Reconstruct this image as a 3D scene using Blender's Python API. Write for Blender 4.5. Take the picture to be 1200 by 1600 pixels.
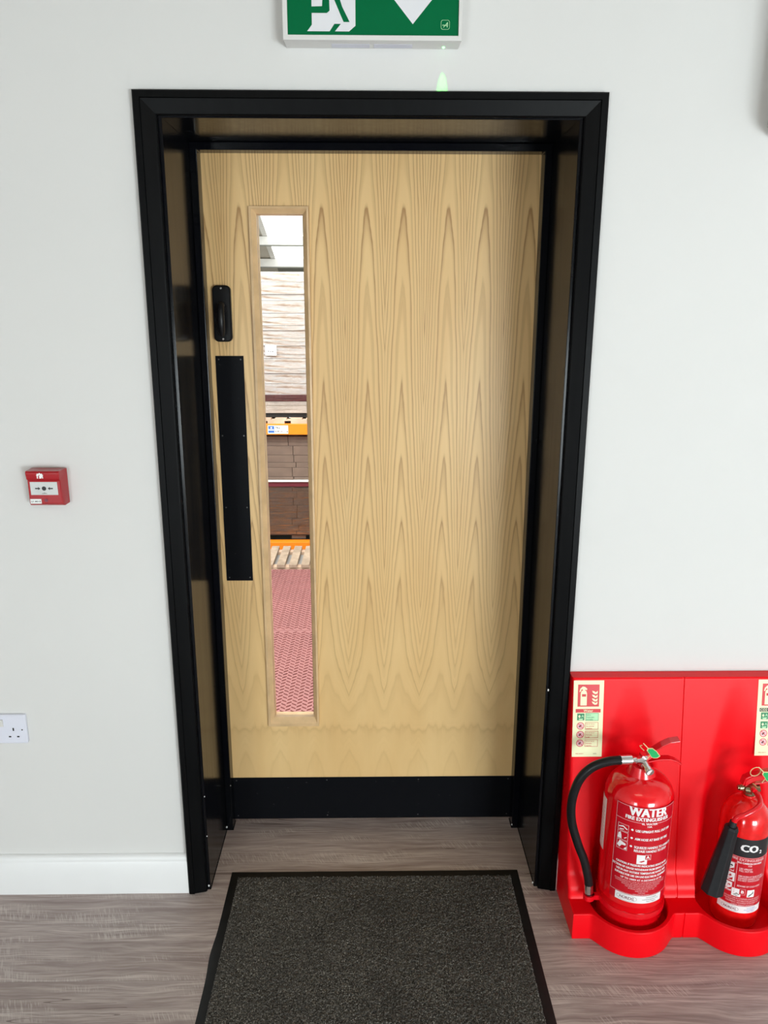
import bpy, bmesh, math, random
import numpy as np
from mathutils import Vector, Matrix
random.seed(4); rng = np.random.default_rng(7)
for o in list(bpy.data.objects): bpy.data.objects.remove(o)
SC = bpy.context.scene; COL = SC.collection
PI = math.pi

# ---------------------------------------------------------------- camera, world, lights, exposure
def cam_axes(yaw, pitch, roll):
    cy, sy, cp, sp = math.cos(yaw), math.sin(yaw), math.cos(pitch), math.sin(pitch)
    f = Vector((sy*cp, cy*cp, sp)); r = Vector((cy, -sy, 0)); u = r.cross(f)
    c, s = math.cos(roll), math.sin(roll)
    return c*r + s*u, -s*r + c*u, f
cd = bpy.data.cameras.new('camera'); cam = bpy.data.objects.new('camera', cd); COL.objects.link(cam)
r_, u_, f_ = cam_axes(0.01605, -0.2577, 0.00215)
M = Matrix((r_, u_, -f_)).transposed().to_4x4(); M.translation = Vector((-0.0013, -1.9626, 1.658))
cam.matrix_world = M
cd.sensor_fit = 'HORIZONTAL'; cd.sensor_width = 36; cd.lens = 1233.4*36/1200; cd.clip_start = .05
SC.camera = cam
SC.view_settings.view_transform = 'Standard'; SC.view_settings.look = 'None'
SC.view_settings.gamma = 1; SC.view_settings.use_curve_mapping = False
SC.view_settings.exposure = 0.0
SC.cycles.use_denoising = True
SC.cycles.max_bounces = 12; SC.cycles.diffuse_bounces = 6; SC.cycles.glossy_bounces = 6; SC.cycles.transparent_max_bounces = 16
SC.cycles.sample_clamp_indirect = 6

W = bpy.data.worlds.new('world'); SC.world = W; W.use_nodes = True
W.node_tree.nodes['Background'].inputs[0].default_value = (.75, .86, 1, 1)
W.node_tree.nodes['Background'].inputs[1].default_value = 1.6

def area(name, loc, rot, sx, sy, power, col):
    l = bpy.data.lights.new(name, 'AREA'); l.shape = 'RECTANGLE'; l.size = sx; l.size_y = sy
    l.energy = power; l.color = col
    o = bpy.data.objects.new(name, l); COL.objects.link(o); o.location = loc; o.rotation_euler = rot
    return o
# daylight through the two windows of the office (behind and to the right of the camera)
area('window_daylight', (2.55, -4.98, .72), (PI/2, 0, 0), 1.8, 1.15, 222, (.90, .955, 1))
area('window_daylight', (-1.95, -4.98, .72), (PI/2, 0, 0), .95, 1.15, 72, (.90, .955, 1))
area('warm_ceiling_fill', (-.2, -2.2, 2.715), (0, 0, 0), 1.2, .6, 6, (1, .84, .64))  # unseen lamp without a fixture, added as weak warm fill from above
# daylight under the warehouse rooflights
area('rooflight_daylight', (-1.0, 1.1, 4.4), (math.radians(46), 0, 0), 5.0, 2.4, 480, (1, .98, .95))
area('rooflight_daylight', (-2.0, 13, 4.2), (0, 0, 0), 6.0, 6.0, 500, (1, .99, .96))

# ---------------------------------------------------------------- materials
MATS = {}
class N:
    def __init__(s, name):
        s.m = bpy.data.materials.new(name); s.m.use_nodes = True; s.t = s.m.node_tree
        s.b = s.t.nodes['Principled BSDF']; MATS[name] = s.m
    def n(s, typ, **kw):
        nd = s.t.nodes.new(typ)
        for k, v in kw.items():
            if k.startswith('i_'):
                key = k[2:]; key = int(key) if key.isdigit() else key
                s.put(nd.inputs[key], v)
            else: setattr(nd, k, v)
        return nd
    def put(s, inp, v):
        if isinstance(v, bpy.types.NodeSocket): s.t.links.new(v, inp)
        elif isinstance(v, bpy.types.Node): s.t.links.new(v.outputs[0], inp)
        else:
            if isinstance(v, (tuple, list)) and len(v) == 3 and inp.type == 'RGBA': v = (*v, 1)
            inp.default_value = v
    def math(s, op, a, b=0.0, c=0.0):
        nd = s.t.nodes.new('ShaderNodeMath'); nd.operation = op
        s.put(nd.inputs[0], a); s.put(nd.inputs[1], b); s.put(nd.inputs[2], c); return nd.outputs[0]
    def coord(s): return s.n('ShaderNodeTexCoord').outputs['Object']
    def xyz(s, v): return s.n('ShaderNodeSeparateXYZ', i_0=v).outputs
    def comb(s, x, y, z):
        nd = s.n('ShaderNodeCombineXYZ'); s.put(nd.inputs[0], x); s.put(nd.inputs[1], y); s.put(nd.inputs[2], z); return nd.outputs[0]
    def noise(s, v, scale=5., detail=3., rough=.5):
        return s.n('ShaderNodeTexNoise', i_Vector=v, i_Scale=scale, i_Detail=detail, i_Roughness=rough).outputs[0]
    def ramp(s, f, stops):
        nd = s.n('ShaderNodeValToRGB', i_0=f); e = nd.color_ramp.elements
        while len(e) < len(stops): e.new(.5)
        for k, (p, c) in zip(e, stops): k.position = p; k.color = (*c, 1) if len(c) == 3 else c
        return nd.outputs[0]
    def mix(s, f, a, b, mode='MIX'):
        nd = s.t.nodes.new('ShaderNodeMix'); nd.data_type = 'RGBA'; nd.blend_type = mode
        s.put(nd.inputs[0], f); s.put(nd.inputs[6], a); s.put(nd.inputs[7], b); return nd.outputs[2]
    def bump(s, h, strength=.3, dist=.001):
        nd = s.n('ShaderNodeBump', i_Height=h, i_Strength=strength, i_Distance=dist); s.put(s.b.inputs['Normal'], nd.outputs[0])
def plain(name, col, rough=.5, metal=0., var=.06, scale=8., bump=0., coat=0., spec=.5):
    k = N(name); c = k.coord(); nz = k.noise(c, scale, 4)
    lo = tuple(max(0, v*(1-var)) for v in col); hi = tuple(min(1, v*(1+var)) for v in col)
    k.put(k.b.inputs['Base Color'], k.ramp(nz, [(.3, lo), (.7, hi)]))
    k.b.inputs['Roughness'].default_value = rough; k.b.inputs['Metallic'].default_value = metal
    k.b.inputs['Coat Weight'].default_value = coat; k.b.inputs['Specular IOR Level'].default_value = spec
    if bump: k.bump(k.noise(c, scale*12, 3), bump, .001)
    return k.m
plain('wall_paint', (.675, .668, .652), .65, var=.015, scale=1.5, bump=.06)
plain('ceiling_paint', (.44, .42, .38), .8, var=.02)
plain('skirting_paint', (.78, .78, .78), .35, var=.02, scale=4)
plain('white_plastic', (.68, .67, .65), .35, var=.01)
plain('socket_plastic', (.70, .71, .80), .3, var=.01)
plain('sign_white', (.72, .72, .75), .4, var=.01)
plain('sign_green', (.0, .125, .042), .5, var=.03, spec=.08)
plain('lens_plastic', (.60, .60, .68), .2, var=.03)
plain('dark_hole', (.01, .01, .01), .6)
plain('call_point_red', (.36, .004, .010), .25, var=.05)
plain('label_white', (.85, .85, .84), .4, var=.01)
plain('element_grey', (.58, .60, .59), .35, var=.04, scale=60)
plain('ink_black', (.012, .012, .014), .5)
plain('stand_red', (.82, .0012, .007), .38, var=.03, scale=4, spec=.2)
plain('ext_red', (.78, .002, .007), .12, var=.03, coat=.5)
plain('label_red', (.53, .004, .014), .3, var=.03)
plain('co2_red', (.78, .008, .008), .14, var=.12, scale=60, bump=.05, coat=.5)
plain('lever_red', (.74, .004, .012), .2, coat=.3)
plain('text_white', (.85, .82, .82), .4, var=.01)
plain('text_pink', (.80, .45, .47), .4, var=.01)
plain('logo_red', (.16, .004, .03), .4)
plain('chrome', (.75, .75, .75), .18, 1.0, var=.04, scale=40)
plain('brass', (.42, .36, .22), .28, 1.0, var=.15, scale=60)
plain('rubber_hose', (.008, .008, .009), .36, var=.1, spec=.3)
plain('horn_plastic', (.010, .011, .013), .45, var=.2, scale=50, bump=.1, spec=.3)
plain('tag_green', (.0, .38, .10), .4)
plain('tag_cream', (.80, .62, .32), .5)
plain('photolum_cream', (.84, .84, .52), .45, var=.02)
plain('sign_red', (.62, .004, .012), .4)
plain('pale_green', (.42, .75, .42), .4)
plain('sign_dark_green', (.0, .20, .07), .4)
plain('black_iron', (.006, .006, .007), .3, var=.2, scale=30, spec=.25)
plain('screw_metal', (.10, .10, .10), .4, .8)
plain('mat_rubber', (.009, .009, .009), .55, var=.2, scale=30, spec=.25)
plain('bead_oak', (.66, .44, .23), .4, var=.12, scale=20)
plain('rack_orange', (.90, .24, .008), .4, var=.05)
plain('rack_blue', (.02, .07, .30), .4)
plain('tread_rubber', (.37, .16, .155), .42, var=.10, scale=2.5)
plain('tread_bar', (.27, .105, .10), .45, var=.2, scale=6)  # same rubber as the mat; shade and wear of the bars put into the colour
plain('concrete', (.42, .40, .38), .7, var=.1, scale=2)
plain('liner_sheet', (.52, .48, .41), .6, var=.03)
plain('roof_white', (.80, .79, .76), .5)
plain('eaves_grey', (.20, .20, .17), .6)
plain('dark_red_board', (.13, .012, .022), .5, var=.1)
plain('pallet_wood', (.60, .42, .30), .7, var=.2, scale=14)
plain('deck_wood', (.44, .33, .24), .7, var=.25, scale=16)
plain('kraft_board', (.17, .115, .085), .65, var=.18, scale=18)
plain('white_carton', (.86, .78, .70), .6, var=.10, scale=6)
plain('label_blue', (.05, .16, .50), .4)

# glossy black joinery paint
k = N('black_gloss'); c = k.coord()
x, y, z = k.xyz(c)[0:3]
nz = k.noise(k.comb(k.math('MULTIPLY', x, 60), k.math('MULTIPLY', y, 60), k.math('MULTIPLY', z, 4)), 1., 3)
k.put(k.b.inputs['Base Color'], k.ramp(k.noise(c, 6, 3), [(.3, (.0022, .0025, .0045)), (.7, (.0038, .0042, .0050))]))
k.put(k.b.inputs['Roughness'], k.ramp(nz, [(.3, (.15,)*3), (.7, (.21,)*3)]))
k.b.inputs['Specular IOR Level'].default_value = .15; k.bump(nz, .02, .0005)
# satin black for architrave with faint brush marks
k = N('black_satin'); c = k.coord(); x, y, z = k.xyz(c)[0:3]
nz = k.noise(k.comb(k.math('MULTIPLY', x, 90), k.math('MULTIPLY', y, 90), k.math('MULTIPLY', z, 5)), 1., 3)
k.put(k.b.inputs['Base Color'], k.ramp(nz, [(.3, (.0016, .0017, .0020)), (.7, (.0030, .0032, .0036))]))
k.b.inputs['Roughness'].default_value = .42; k.b.inputs['Specular IOR Level'].default_value = .09; k.bump(nz, .12, .0006)
# scuffed black kick / push plates
k = N('plate_black'); c = k.coord(); x, y, z = k.xyz(c)[0:3]
a = k.noise(k.comb(k.math('MULTIPLY', x, 1.), 0., k.math('MULTIPLY', z, 1.6)), 38., 4, .7)
sc = k.ramp(a, [(.66, (0, 0, 0)), (.72, (1, 1, 1))])
k.put(k.b.inputs['Base Color'], k.mix(sc, (.0042, .0046, .0062, 1), (.05, .05, .05, 1)))
k.b.inputs['Roughness'].default_value = .42; k.b.inputs['Specular IOR Level'].default_value = .08

# oak veneer, crown cut and book-matched
k = N('oak_veneer'); c = k.coord(); x, y, z = k.xyz(c)[0:3]
leaf = .1118
u = k.math('PINGPONG', k.math('ADD', x, 4.472-.0365), leaf)
wv = k.noise(k.comb(k.math('MULTIPLY', u, 9), 0., k.math('MULTIPLY', z, 1.6)), 1., 3)
wob = k.math('MULTIPLY', k.math('SUBTRACT', wv, .5), .030)
d = k.math('ABSOLUTE', k.math('ADD', k.math('SUBTRACT', u, .0495), wob))
dn = k.math('DIVIDE', d, .055)
amp = k.n('ShaderNodeMapRange', i_0=z, i_1=.10, i_2=.95, i_3=-.25, i_4=1.10, interpolation_type='SMOOTHSTEP').outputs[0]
curve = k.math('MULTIPLY', k.math('POWER', dn, 1.6), amp)
nz1 = k.noise(k.comb(k.math('MULTIPLY', u, 26), 3.3, k.math('MULTIPLY', z, 3.2)), 1., 4)
zlow = k.noise(k.comb(4.2, 0., k.math('MULTIPLY', z, 1.9)), 1., 1)
h = k.math('ADD', k.math('ADD', k.math('ADD', z, k.math('MULTIPLY', zlow, .42)), curve), k.math('MULTIPLY', nz1, .27))
fr = k.math('MULTIPLY', h, 4.4)
saw = k.math('FRACT', fr)
line = k.ramp(saw, [(0., (1,)*3), (.06, (.30,)*3), (.14, (.02,)*3), (.50, (0,)*3), (.86, (.36,)*3), (1., (.85,)*3)])
saw2 = k.math('FRACT', k.math('MULTIPLY', h, 15.0))
line2 = k.ramp(saw2, [(0., (.8,)*3), (.3, (.1,)*3), (.8, (0,)*3), (1., (.6,)*3)])
edge = k.n('ShaderNodeMapRange', i_0=dn, i_1=.15, i_2=.9, i_3=0., i_4=.30).outputs[0]
hv = k.ramp(k.noise(k.comb(0., 0., k.math('MULTIPLY', h, 7.)), 1., 2), [(.35, (.25,)*3), (.6, (1,)*3)])
ln = k.math('MULTIPLY', k.math('ADD', k.math('MULTIPLY', line, 1.25), k.math('MULTIPLY', line2, edge)), hv)
fade = k.n('ShaderNodeMapRange', i_0=z, i_1=.20, i_2=1.15, i_3=.12, i_4=1.1).outputs[0]
ln = k.math('MULTIPLY', ln, fade)
fib = k.noise(k.comb(k.math('MULTIPLY', x, 420), 0., k.math('MULTIPLY', z, 7)), 1., 3)
blot = k.noise(k.comb(k.math('MULTIPLY', x, 9), 0., k.math('MULTIPLY', z, 2)), 1., 3)
base = k.mix(k.ramp(blot, [(.3, (0,)*3), (.7, (1,)*3)]), (.74, .475, .20, 1), (.80, .545, .25, 1))
base = k.mix(k.math('MULTIPLY', fib, .18), base, (.60, .40, .19, 1))
k.put(k.b.inputs['Base Color'], k.mix(k.math('MINIMUM', ln, .9), base, (.36, .185, .062, 1)))
k.b.inputs['Roughness'].default_value = .38; k.b.inputs['Coat Weight'].default_value = .08
k.bump(fib, .06, .0004)

# grey oak laminate floor, boards running across
k = N('floor_laminate'); c = k.coord(); x, y, z = k.xyz(c)[0:3]
row = k.math('DIVIDE', k.math('ADD', y, 10.116), .192)
ri = k.math('FLOOR', row); rf = k.math('FRACT', row)
off = k.math('MULTIPLY', ri, .05)
xs = k.math('ADD', x, off); 
seam_y = k.math('LESS_THAN', rf, .007)
bx = k.math('FRACT', k.math('DIVIDE', k.math('ADD', xs, 1.3), 2.6)); seam_x = k.math('LESS_THAN', bx, .0012)
yy = k.math('ADD', y, k.math('MULTIPLY', ri, 3.7))
warp = k.noise(k.comb(k.math('MULTIPLY', xs, 2.2), k.math('MULTIPLY', yy, 6), 0.), 1., 3)
g = k.noise(k.comb(k.math('MULTIPLY', xs, 1.7), k.math('ADD', k.math('MULTIPLY', yy, 46), k.math('MULTIPLY', warp, 3)), 0.), 1., 5, .62)
gf = k.noise(k.comb(k.math('MULTIPLY', xs, 9), k.math('ADD', k.math('MULTIPLY', yy, 190), k.math('MULTIPLY', warp, 12)), 0.), 1., 3, .6)
patch = k.noise(k.comb(k.math('MULTIPLY', xs, 4), k.math('MULTIPLY', yy, 15), 5.), 1., 3)
hatch = k.noise(k.comb(k.math('ADD', k.math('MULTIPLY', xs, 260), k.math('MULTIPLY', yy, 120)), k.math('MULTIPLY', yy, 26), 0.), 1., 1)
hm = k.math('MULTIPLY', k.ramp(patch, [(.52, (0,)*3), (.62, (1,)*3)]), k.ramp(hatch, [(.5, (0,)*3), (.62, (1,)*3)]))
colr = k.ramp(g, [(.30, (.20, .14, .135)), (.43, (.42, .345, .325)), (.55, (.54, .46, .435)), (.72, (.72, .65, .62))])
colr = k.mix(k.ramp(gf, [(.40, (0,)*3), (.66, (.75,)*3)]), colr, (.26, .20, .185, 1))
colr = k.mix(k.math('MULTIPLY', hm, .5), colr, (.72, .67, .63, 1))
big = k.noise(k.comb(k.math('MULTIPLY', xs, 1.2), k.math('MULTIPLY', yy, 5), 9.), 1., 2)
colr = k.mix(k.ramp(big, [(.35, (.0,)*3), (.65, (.35,)*3)]), colr, (.36, .29, .27, 1))
ck = k.noise(k.comb(k.math('MULTIPLY', xs, .55), k.math('MULTIPLY', yy, 9), 2.), 1., 3)
crack = k.math('MULTIPLY', k.math('LESS_THAN', k.math('ABSOLUTE', k.math('SUBTRACT', ck, .5)), .0022), k.math('GREATER_THAN', k.noise(k.comb(xs, yy, 7.), 2.6, 1), .56))
dk = k.math('MINIMUM', k.math('ADD', k.math('ADD', k.math('MULTIPLY', seam_y, .40), k.math('MULTIPLY', seam_x, .5)), k.math('MULTIPLY', crack, .65)), 1.)
k.put(k.b.inputs['Base Color'], k.mix(dk, colr, (.12, .08, .07, 1)))
k.b.inputs['Roughness'].default_value = .48; k.bump(gf, .12, .0006)

# mat pile
k = N('mat_pile'); c = k.coord()
a = k.noise(c, 330., 2, .75); b = k.noise(c, 5., 3)
cc = k.ramp(a, [(.34, (.020, .019, .017)), (.50, (.080, .074, .066)), (.60, (.17, .158, .14)), (.72, (.40, .37, .32))])
k.put(k.b.inputs['Base Color'], k.mix(k.ramp(b, [(.4, (0,)*3), (.65, (.3,)*3)]), cc, (.03, .027, .026, 1)))
k.b.inputs['Roughness'].default_value = .95; k.b.inputs['Specular IOR Level'].default_value = .1

# glass: clear sheet with surface reflection
def glassmat(name, tint, rough=0.0, base=.04, mult=1.0):
    k = N(name); t = k.t
    fr = k.n('ShaderNodeFresnel', i_0=1.45); f = k.math('MULTIPLY', fr.outputs[0], mult)
    tr = k.n('ShaderNodeBsdfTransparent', i_0=tint); gl = k.n('ShaderNodeBsdfGlossy', i_1=rough)
    mx = k.n('ShaderNodeMixShader', i_0=f); t.links.new(tr.outputs[0], mx.inputs[1]); t.links.new(gl.outputs[0], mx.inputs[2])
    t.links.new(mx.outputs[0], t.nodes['Material Output'].inputs[0]); return k
glassmat('clear_glass', (.96, .98, .97, 1), 0., mult=.4)
# crinkled stretch wrap
k = glassmat('stretch_film', (.97, .96, .96, 1), .13, mult=1.1)
c = k.coord(); x, y, z = k.xyz(c)[0:3]
w = k.noise(k.comb(k.math('MULTIPLY', x, 5), 0., k.math('MULTIPLY', z, 70)), 1., 4, .65)
bp = k.n('ShaderNodeBump', i_Height=w, i_Strength=1., i_Distance=.05)
for nd in k.t.nodes:
    if nd.type == 'BSDF_GLOSSY': k.t.links.new(bp.outputs[0], nd.inputs['Normal'])
    if nd.type == 'FRESNEL': k.t.links.new(bp.outputs[0], nd.inputs['Normal'])
# layered white wrapped boards: pale sheet edges with brown lines
k = N('wrapped_white'); c = k.coord(); x, y, z = k.xyz(c)[0:3]
w = k.noise(k.comb(k.math('MULTIPLY', x, 3.2), 0., k.math('ADD', k.math('MULTIPLY', z, 30), k.math('MULTIPLY', x, 1.5))), 1., 5, .68)
xr = k.n('ShaderNodeMapRange', i_0=x, i_1=-.75, i_2=-.40, i_3=-.05, i_4=.15).outputs[0]
col = k.ramp(k.math('SUBTRACT', w, xr), [(.17, (.25, .17, .12)), (.25, (.66, .50, .38)), (.31, (.92, .84, .77)), (.38, (.96, .96, .95))])
k.put(k.b.inputs['Base Color'], col); k.b.inputs['Roughness'].default_value = .4
def emis(name, col, st):
    k = N(name); k.b.inputs['Base Color'].default_value = (*col, 1)
    k.b.inputs['Emission Color'].default_value = (*col, 1); k.b.inputs['Emission Strength'].default_value = st
emis('rooflight_sheet', (1, 1, 1), 2.5)
emis('led_green', (.25, 1, .3), 3.0)

# ---------------------------------------------------------------- mesh helpers
class MB:
    def __init__(s): s.v = []; s.f = []; s.m = []
    def add(s, verts, faces, mat=0):
        b = len(s.v); s.v += [tuple(v) for v in verts]; s.f += [tuple(b+i for i in f) for f in faces]; s.m += [mat]*len(faces); return s
    def box(s, x0, x1, y0, y1, z0, z1, mat=0):
        v = [(x, y, z) for z in (z0, z1) for y in (y0, y1) for x in (x0, x1)]
        return s.add(v, [(0, 2, 3, 1), (4, 5, 7, 6), (0, 1, 5, 4), (2, 6, 7, 3), (0, 4, 6, 2), (1, 3, 7, 5)], mat)
    def frame(s, ox0, ox1, oz0, oz1, ix0, ix1, iz0, iz1, y0, y1, mat=0):
        o = [(ox0, oz0), (ox1, oz0), (ox1, oz1), (ox0, oz1)]; i = [(ix0, iz0), (ix1, iz0), (ix1, iz1), (ix0, iz1)]
        v = [(a, y0, b) for a, b in o] + [(a, y0, b) for a, b in i] + [(a, y1, b) for a, b in o] + [(a, y1, b) for a, b in i]
        f = []
        for q in range(4):
            n = (q+1) % 4
            f += [(q, n, 4+n, 4+q), (8+n, 8+q, 12+q, 12+n), (q, 8+q, 8+n, n), (4+n, 12+n, 12+q, 4+q)]
        return s.add(v, f, mat)
    def tube(s, pts, r, n=12, mat=0, cap=True):
        P = [Vector(p) for p in pts]; R = r if isinstance(r, (list, tuple)) else [r]*len(P)
        T = [(P[min(i+1, len(P)-1)] - P[max(i-1, 0)]).normalized() for i in range(len(P))]
        up = Vector((0, 0, 1)) if abs(T[0].z) < .9 else Vector((1, 0, 0))
        a = T[0].cross(up).normalized(); v = []
        for p, t, rr in zip(P, T, R):
            a = (a - t*a.dot(t)).normalized(); b = t.cross(a)
            v += [p + rr*(math.cos(2*PI*k/n)*a + math.sin(2*PI*k/n)*b) for k in range(n)]
        f = [(i*n+k, i*n+(k+1) % n, (i+1)*n+(k+1) % n, (i+1)*n+k) for i in range(len(P)-1) for k in range(n)]
        if cap: f += [tuple(range(n))[::-1], tuple((len(P)-1)*n+k for k in range(n))]
        return s.add(v, f, mat)
    def cyl(s, p0, p1, r0, r1=None, n=20, mat=0): return s.tube([p0, p1], [r0, r0 if r1 is None else r1], n, mat)
    def lathe(s, cx, cy, prof, n=64, mat=0):
        v = []; f = []
        for r, z in prof: v += [(cx+r*math.cos(2*PI*k/n), cy+r*math.sin(2*PI*k/n), z) for k in range(n)]
        for i in range(len(prof)-1): f += [(i*n+k, i*n+(k+1) % n, (i+1)*n+(k+1) % n, (i+1)*n+k) for k in range(n)]
        f += [tuple(range(n))[::-1], tuple((len(prof)-1)*n+k for k in range(n))]
        return s.add(v, f, mat)
    def strip(s, path, wv, th, mat=0):
        P = [Vector(p) for p in path]; v = []
        for i, p in enumerate(P):
            t = (P[min(i+1, len(P)-1)] - P[max(i-1, 0)]).normalized()
            w = Vector(wv[i] if isinstance(wv, list) else wv); nrm = t.cross(w).normalized()*th/2
            v += [p-w/2-nrm, p+w/2-nrm, p+w/2+nrm, p-w/2+nrm]
        n = len(P); f = [(4*i+k, 4*i+(k+1) % 4, 4*i+4+(k+1) % 4, 4*i+4+k) for i in range(n-1) for k in range(4)]
        f += [(3, 2, 1, 0), tuple(4*(n-1)+k for k in range(4))]
        return s.add(v, f, mat)
    def poly(s, pts, fn, h=0, mat=0):          # flat 2-D polygon put on a surface
        return s.add([fn(a, b, h) for a, b in pts], [tuple(range(len(pts)))], mat)
    def rect(s, u0, u1, v0, v1, fn, h=0, mat=0, n=1):
        v = []; 
        for i in range(n+1):
            u = u0+(u1-u0)*i/n; v += [fn(u, v0, h), fn(u, v1, h)]
        return s.add(v, [(2*i, 2*i+2, 2*i+3, 2*i+1) for i in range(n)], mat)
    def outline(s, u0, u1, v0, v1, t, fn, h=0, mat=0, n=10):
        s.rect(u0, u1, v0, v0+t, fn, h, mat, n); s.rect(u0, u1, v1-t, v1, fn, h, mat, n)
        s.rect(u0, u0+t, v0, v1, fn, h, mat); s.rect(u1-t, u1, v0, v1, fn, h, mat); return s
    def ring(s, cu, cv, ru, rv, t, fn, h=0, mat=0, n=28):
        v = []
        for k in range(n):
            a = 2*PI*k/n; v += [fn(cu+ru*math.cos(a), cv+rv*math.sin(a), h), fn(cu+(ru-t)*math.cos(a), cv+(rv-t)*math.sin(a), h)]
        return s.add(v, [(2*k, 2*((k+1) % n), 2*((k+1) % n)+1, 2*k+1) for k in range(n)], mat)
    def disc(s, cu, cv, r, fn, h=0, mat=0, n=20): return s.poly([(cu+r*math.cos(2*PI*k/n), cv+r*math.sin(2*PI*k/n)) for k in range(n)], fn, h, mat)
    def text(s, st, size, u, v, fn, h=0, mat=0, align='CENTER', bold=.0, sx=1.0, shear=0.):
        cu = bpy.data.curves.new('t', 'FONT'); cu.body = st; cu.size = size; cu.align_x = align; cu.offset = min(bold, .012)*size
        cu.resolution_u = 2; cu.shear = shear; cu.fill_mode = 'FRONT'
        ob = bpy.data.objects.new('t', cu); COL.objects.link(ob)
        dg = bpy.context.evaluated_depsgraph_get(); me = bpy.data.meshes.new_from_object(ob.evaluated_get(dg))
        fs = [tuple(p.vertices) for p in me.polygons]
        for du in ([0] if bold < .025 else [-bold*size*.5, 0, bold*size*.5]): s.add([fn(u+du+q.co.x*sx, v+q.co.y, h+du*.02) for q in me.vertices], fs, mat)
        bpy.data.objects.remove(ob); bpy.data.curves.remove(cu); bpy.data.meshes.remove(me); return s
    def build(s, name, mats, parent=None, smooth=None, bevel=0, seg=2, loc=None):
        me = bpy.data.meshes.new(name); L = Vector(loc) if loc else Vector((0, 0, 0))
        me.from_pydata([tuple(Vector(v)-L) for v in s.v], [], s.f)
        for m in ([mats] if isinstance(mats, str) else mats): me.materials.append(MATS[m])
        me.polygons.foreach_set('material_index', s.m)
        if smooth is not None:
            me.polygons.foreach_set('use_smooth', [True]*len(me.polygons)); me.set_sharp_from_angle(angle=math.radians(smooth))
        me.update(); o = bpy.data.objects.new(name, me); COL.objects.link(o); o.location = L
        if parent is not None:
            o.parent = parent; o.location = L - parent.location
            if parent.parent is not None: o.location -= parent.parent.location
        if bevel:
            b = o.modifiers.new('bevel', 'BEVEL'); b.width = bevel; b.segments = seg; b.limit_method = 'ANGLE'; b.angle_limit = math.radians(40)
            b.harden_normals = False
        return o
def thing(name, loc, label, cat, group=None):
    o = bpy.data.objects.new(name, None); o.empty_display_size = .05; COL.objects.link(o); o.location = loc
    return tag(o, label, cat, group)
def tag(o, label, cat, group=None, kind=None):
    o['label'] = label; o['category'] = cat
    if group: o['group'] = group
    if kind: o['kind'] = kind
    return o
def struct(o, label=None):
    o['kind'] = 'structure'
    if label: o['label'] = label
    return o
def smooth_path(pts, k=8):
    P = [Vector(p) for p in pts]; P = [2*P[0]-P[1]] + P + [2*P[-1]-P[-2]]; out = []
    for i in range(1, len(P)-2):
        a, b, c, d = P[i-1:i+3]
        for j in range(k):
            t = j/k; out.append(.5*((2*b)+(c-a)*t+(2*a-5*b+4*c-d)*t*t+(3*b-a-3*c+d)*t**3))
    return out + [P[-2]]
def flat_y(y0):                      # u = x, v = z on a plane facing -y
    return lambda u, v, h: (u, y0-h, v)

# ---------------------------------------------------------------- room shell
XL, XR, YF, H, T = -2.6, 3.7, -4.9, 2.74, .37
OW, OH = .505, 2.095                  # rough opening half width / height
b = MB(); b.box(XL, -OW, 0, T, 0, H); b.box(OW, XR, 0, T, 0, H); b.box(-OW, OW, 0, T, OH, H)
struct(b.build('wall_back', 'wall_paint'), 'pale painted wall around the doorway')
struct(MB().box(XL-.1, XL, YF-.1, T, 0, H).build('wall_left', 'wall_paint'))
struct(MB().box(XR, XR+.1, YF-.1, T, 0, H).build('wall_right', 'wall_paint'))
WZ0, WZ1 = .08, 1.38
b = MB()
for x0, x1 in ((XL, -2.45), (-1.45, 1.2), (3.5, XR)): b.box(x0, x1, YF-.1, YF, 0, H)
for x0, x1 in ((-2.45, -1.45), (1.2, 3.5)): b.box(x0, x1, YF-.1, YF, 0, WZ0); b.box(x0, x1, YF-.1, YF, WZ1, H)
struct(b.build('wall_front', 'wall_paint'))
struct(MB().box(XL-.1, XR+.1, YF-.1, T, -.05, 0).build('floor', 'floor_laminate'), 'grey oak effect laminate floor')
struct(MB().box(XL-.1, XR+.1, YF-.1, T, H, H+.08).build('ceiling', 'ceiling_paint'))
for i, (x0, x1) in enumerate(((1.2, 3.5), (-2.45, -1.45))):
    w = struct(MB().frame(x0, x1, WZ0, WZ1, x0+.05, x1-.05, WZ0+.05, WZ1-.05, YF-.09, YF-.02).build('window_%d' % (i+1), 'white_plastic'))
    MB().box((x0+x1)/2-.025, (x0+x1)/2+.025, YF-.08, YF-.03, WZ0+.05, WZ1-.05).build('mullion', 'white_plastic', w)
    MB().box(x0+.05, x1-.05, YF-.058, YF-.052, WZ0+.05, WZ1-.05).build('pane', 'clear_glass', w)
def skirting(name, x0, x1):
    prof = [(0, 0), (-.016, 0), (-.016, .100), (-.013, .104), (-.0125, .108), (-.011, .118), (-.006, .1235), (0, .1245)]
    v = [(x, y-.0005, z) for x in (x0, x1) for y, z in prof]; n = len(prof)
    f = [(i, i+1, n+i+1, n+i) for i in range(n-1)] + [tuple(range(n))[::-1], tuple(range(n, 2*n))]
    o = MB().add(v, f).build(name, 'skirting_paint', smooth=50); return struct(o)
skirting('baseboard_left', XL, -.5345); skirting('baseboard_right', .5345, XR)

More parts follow.
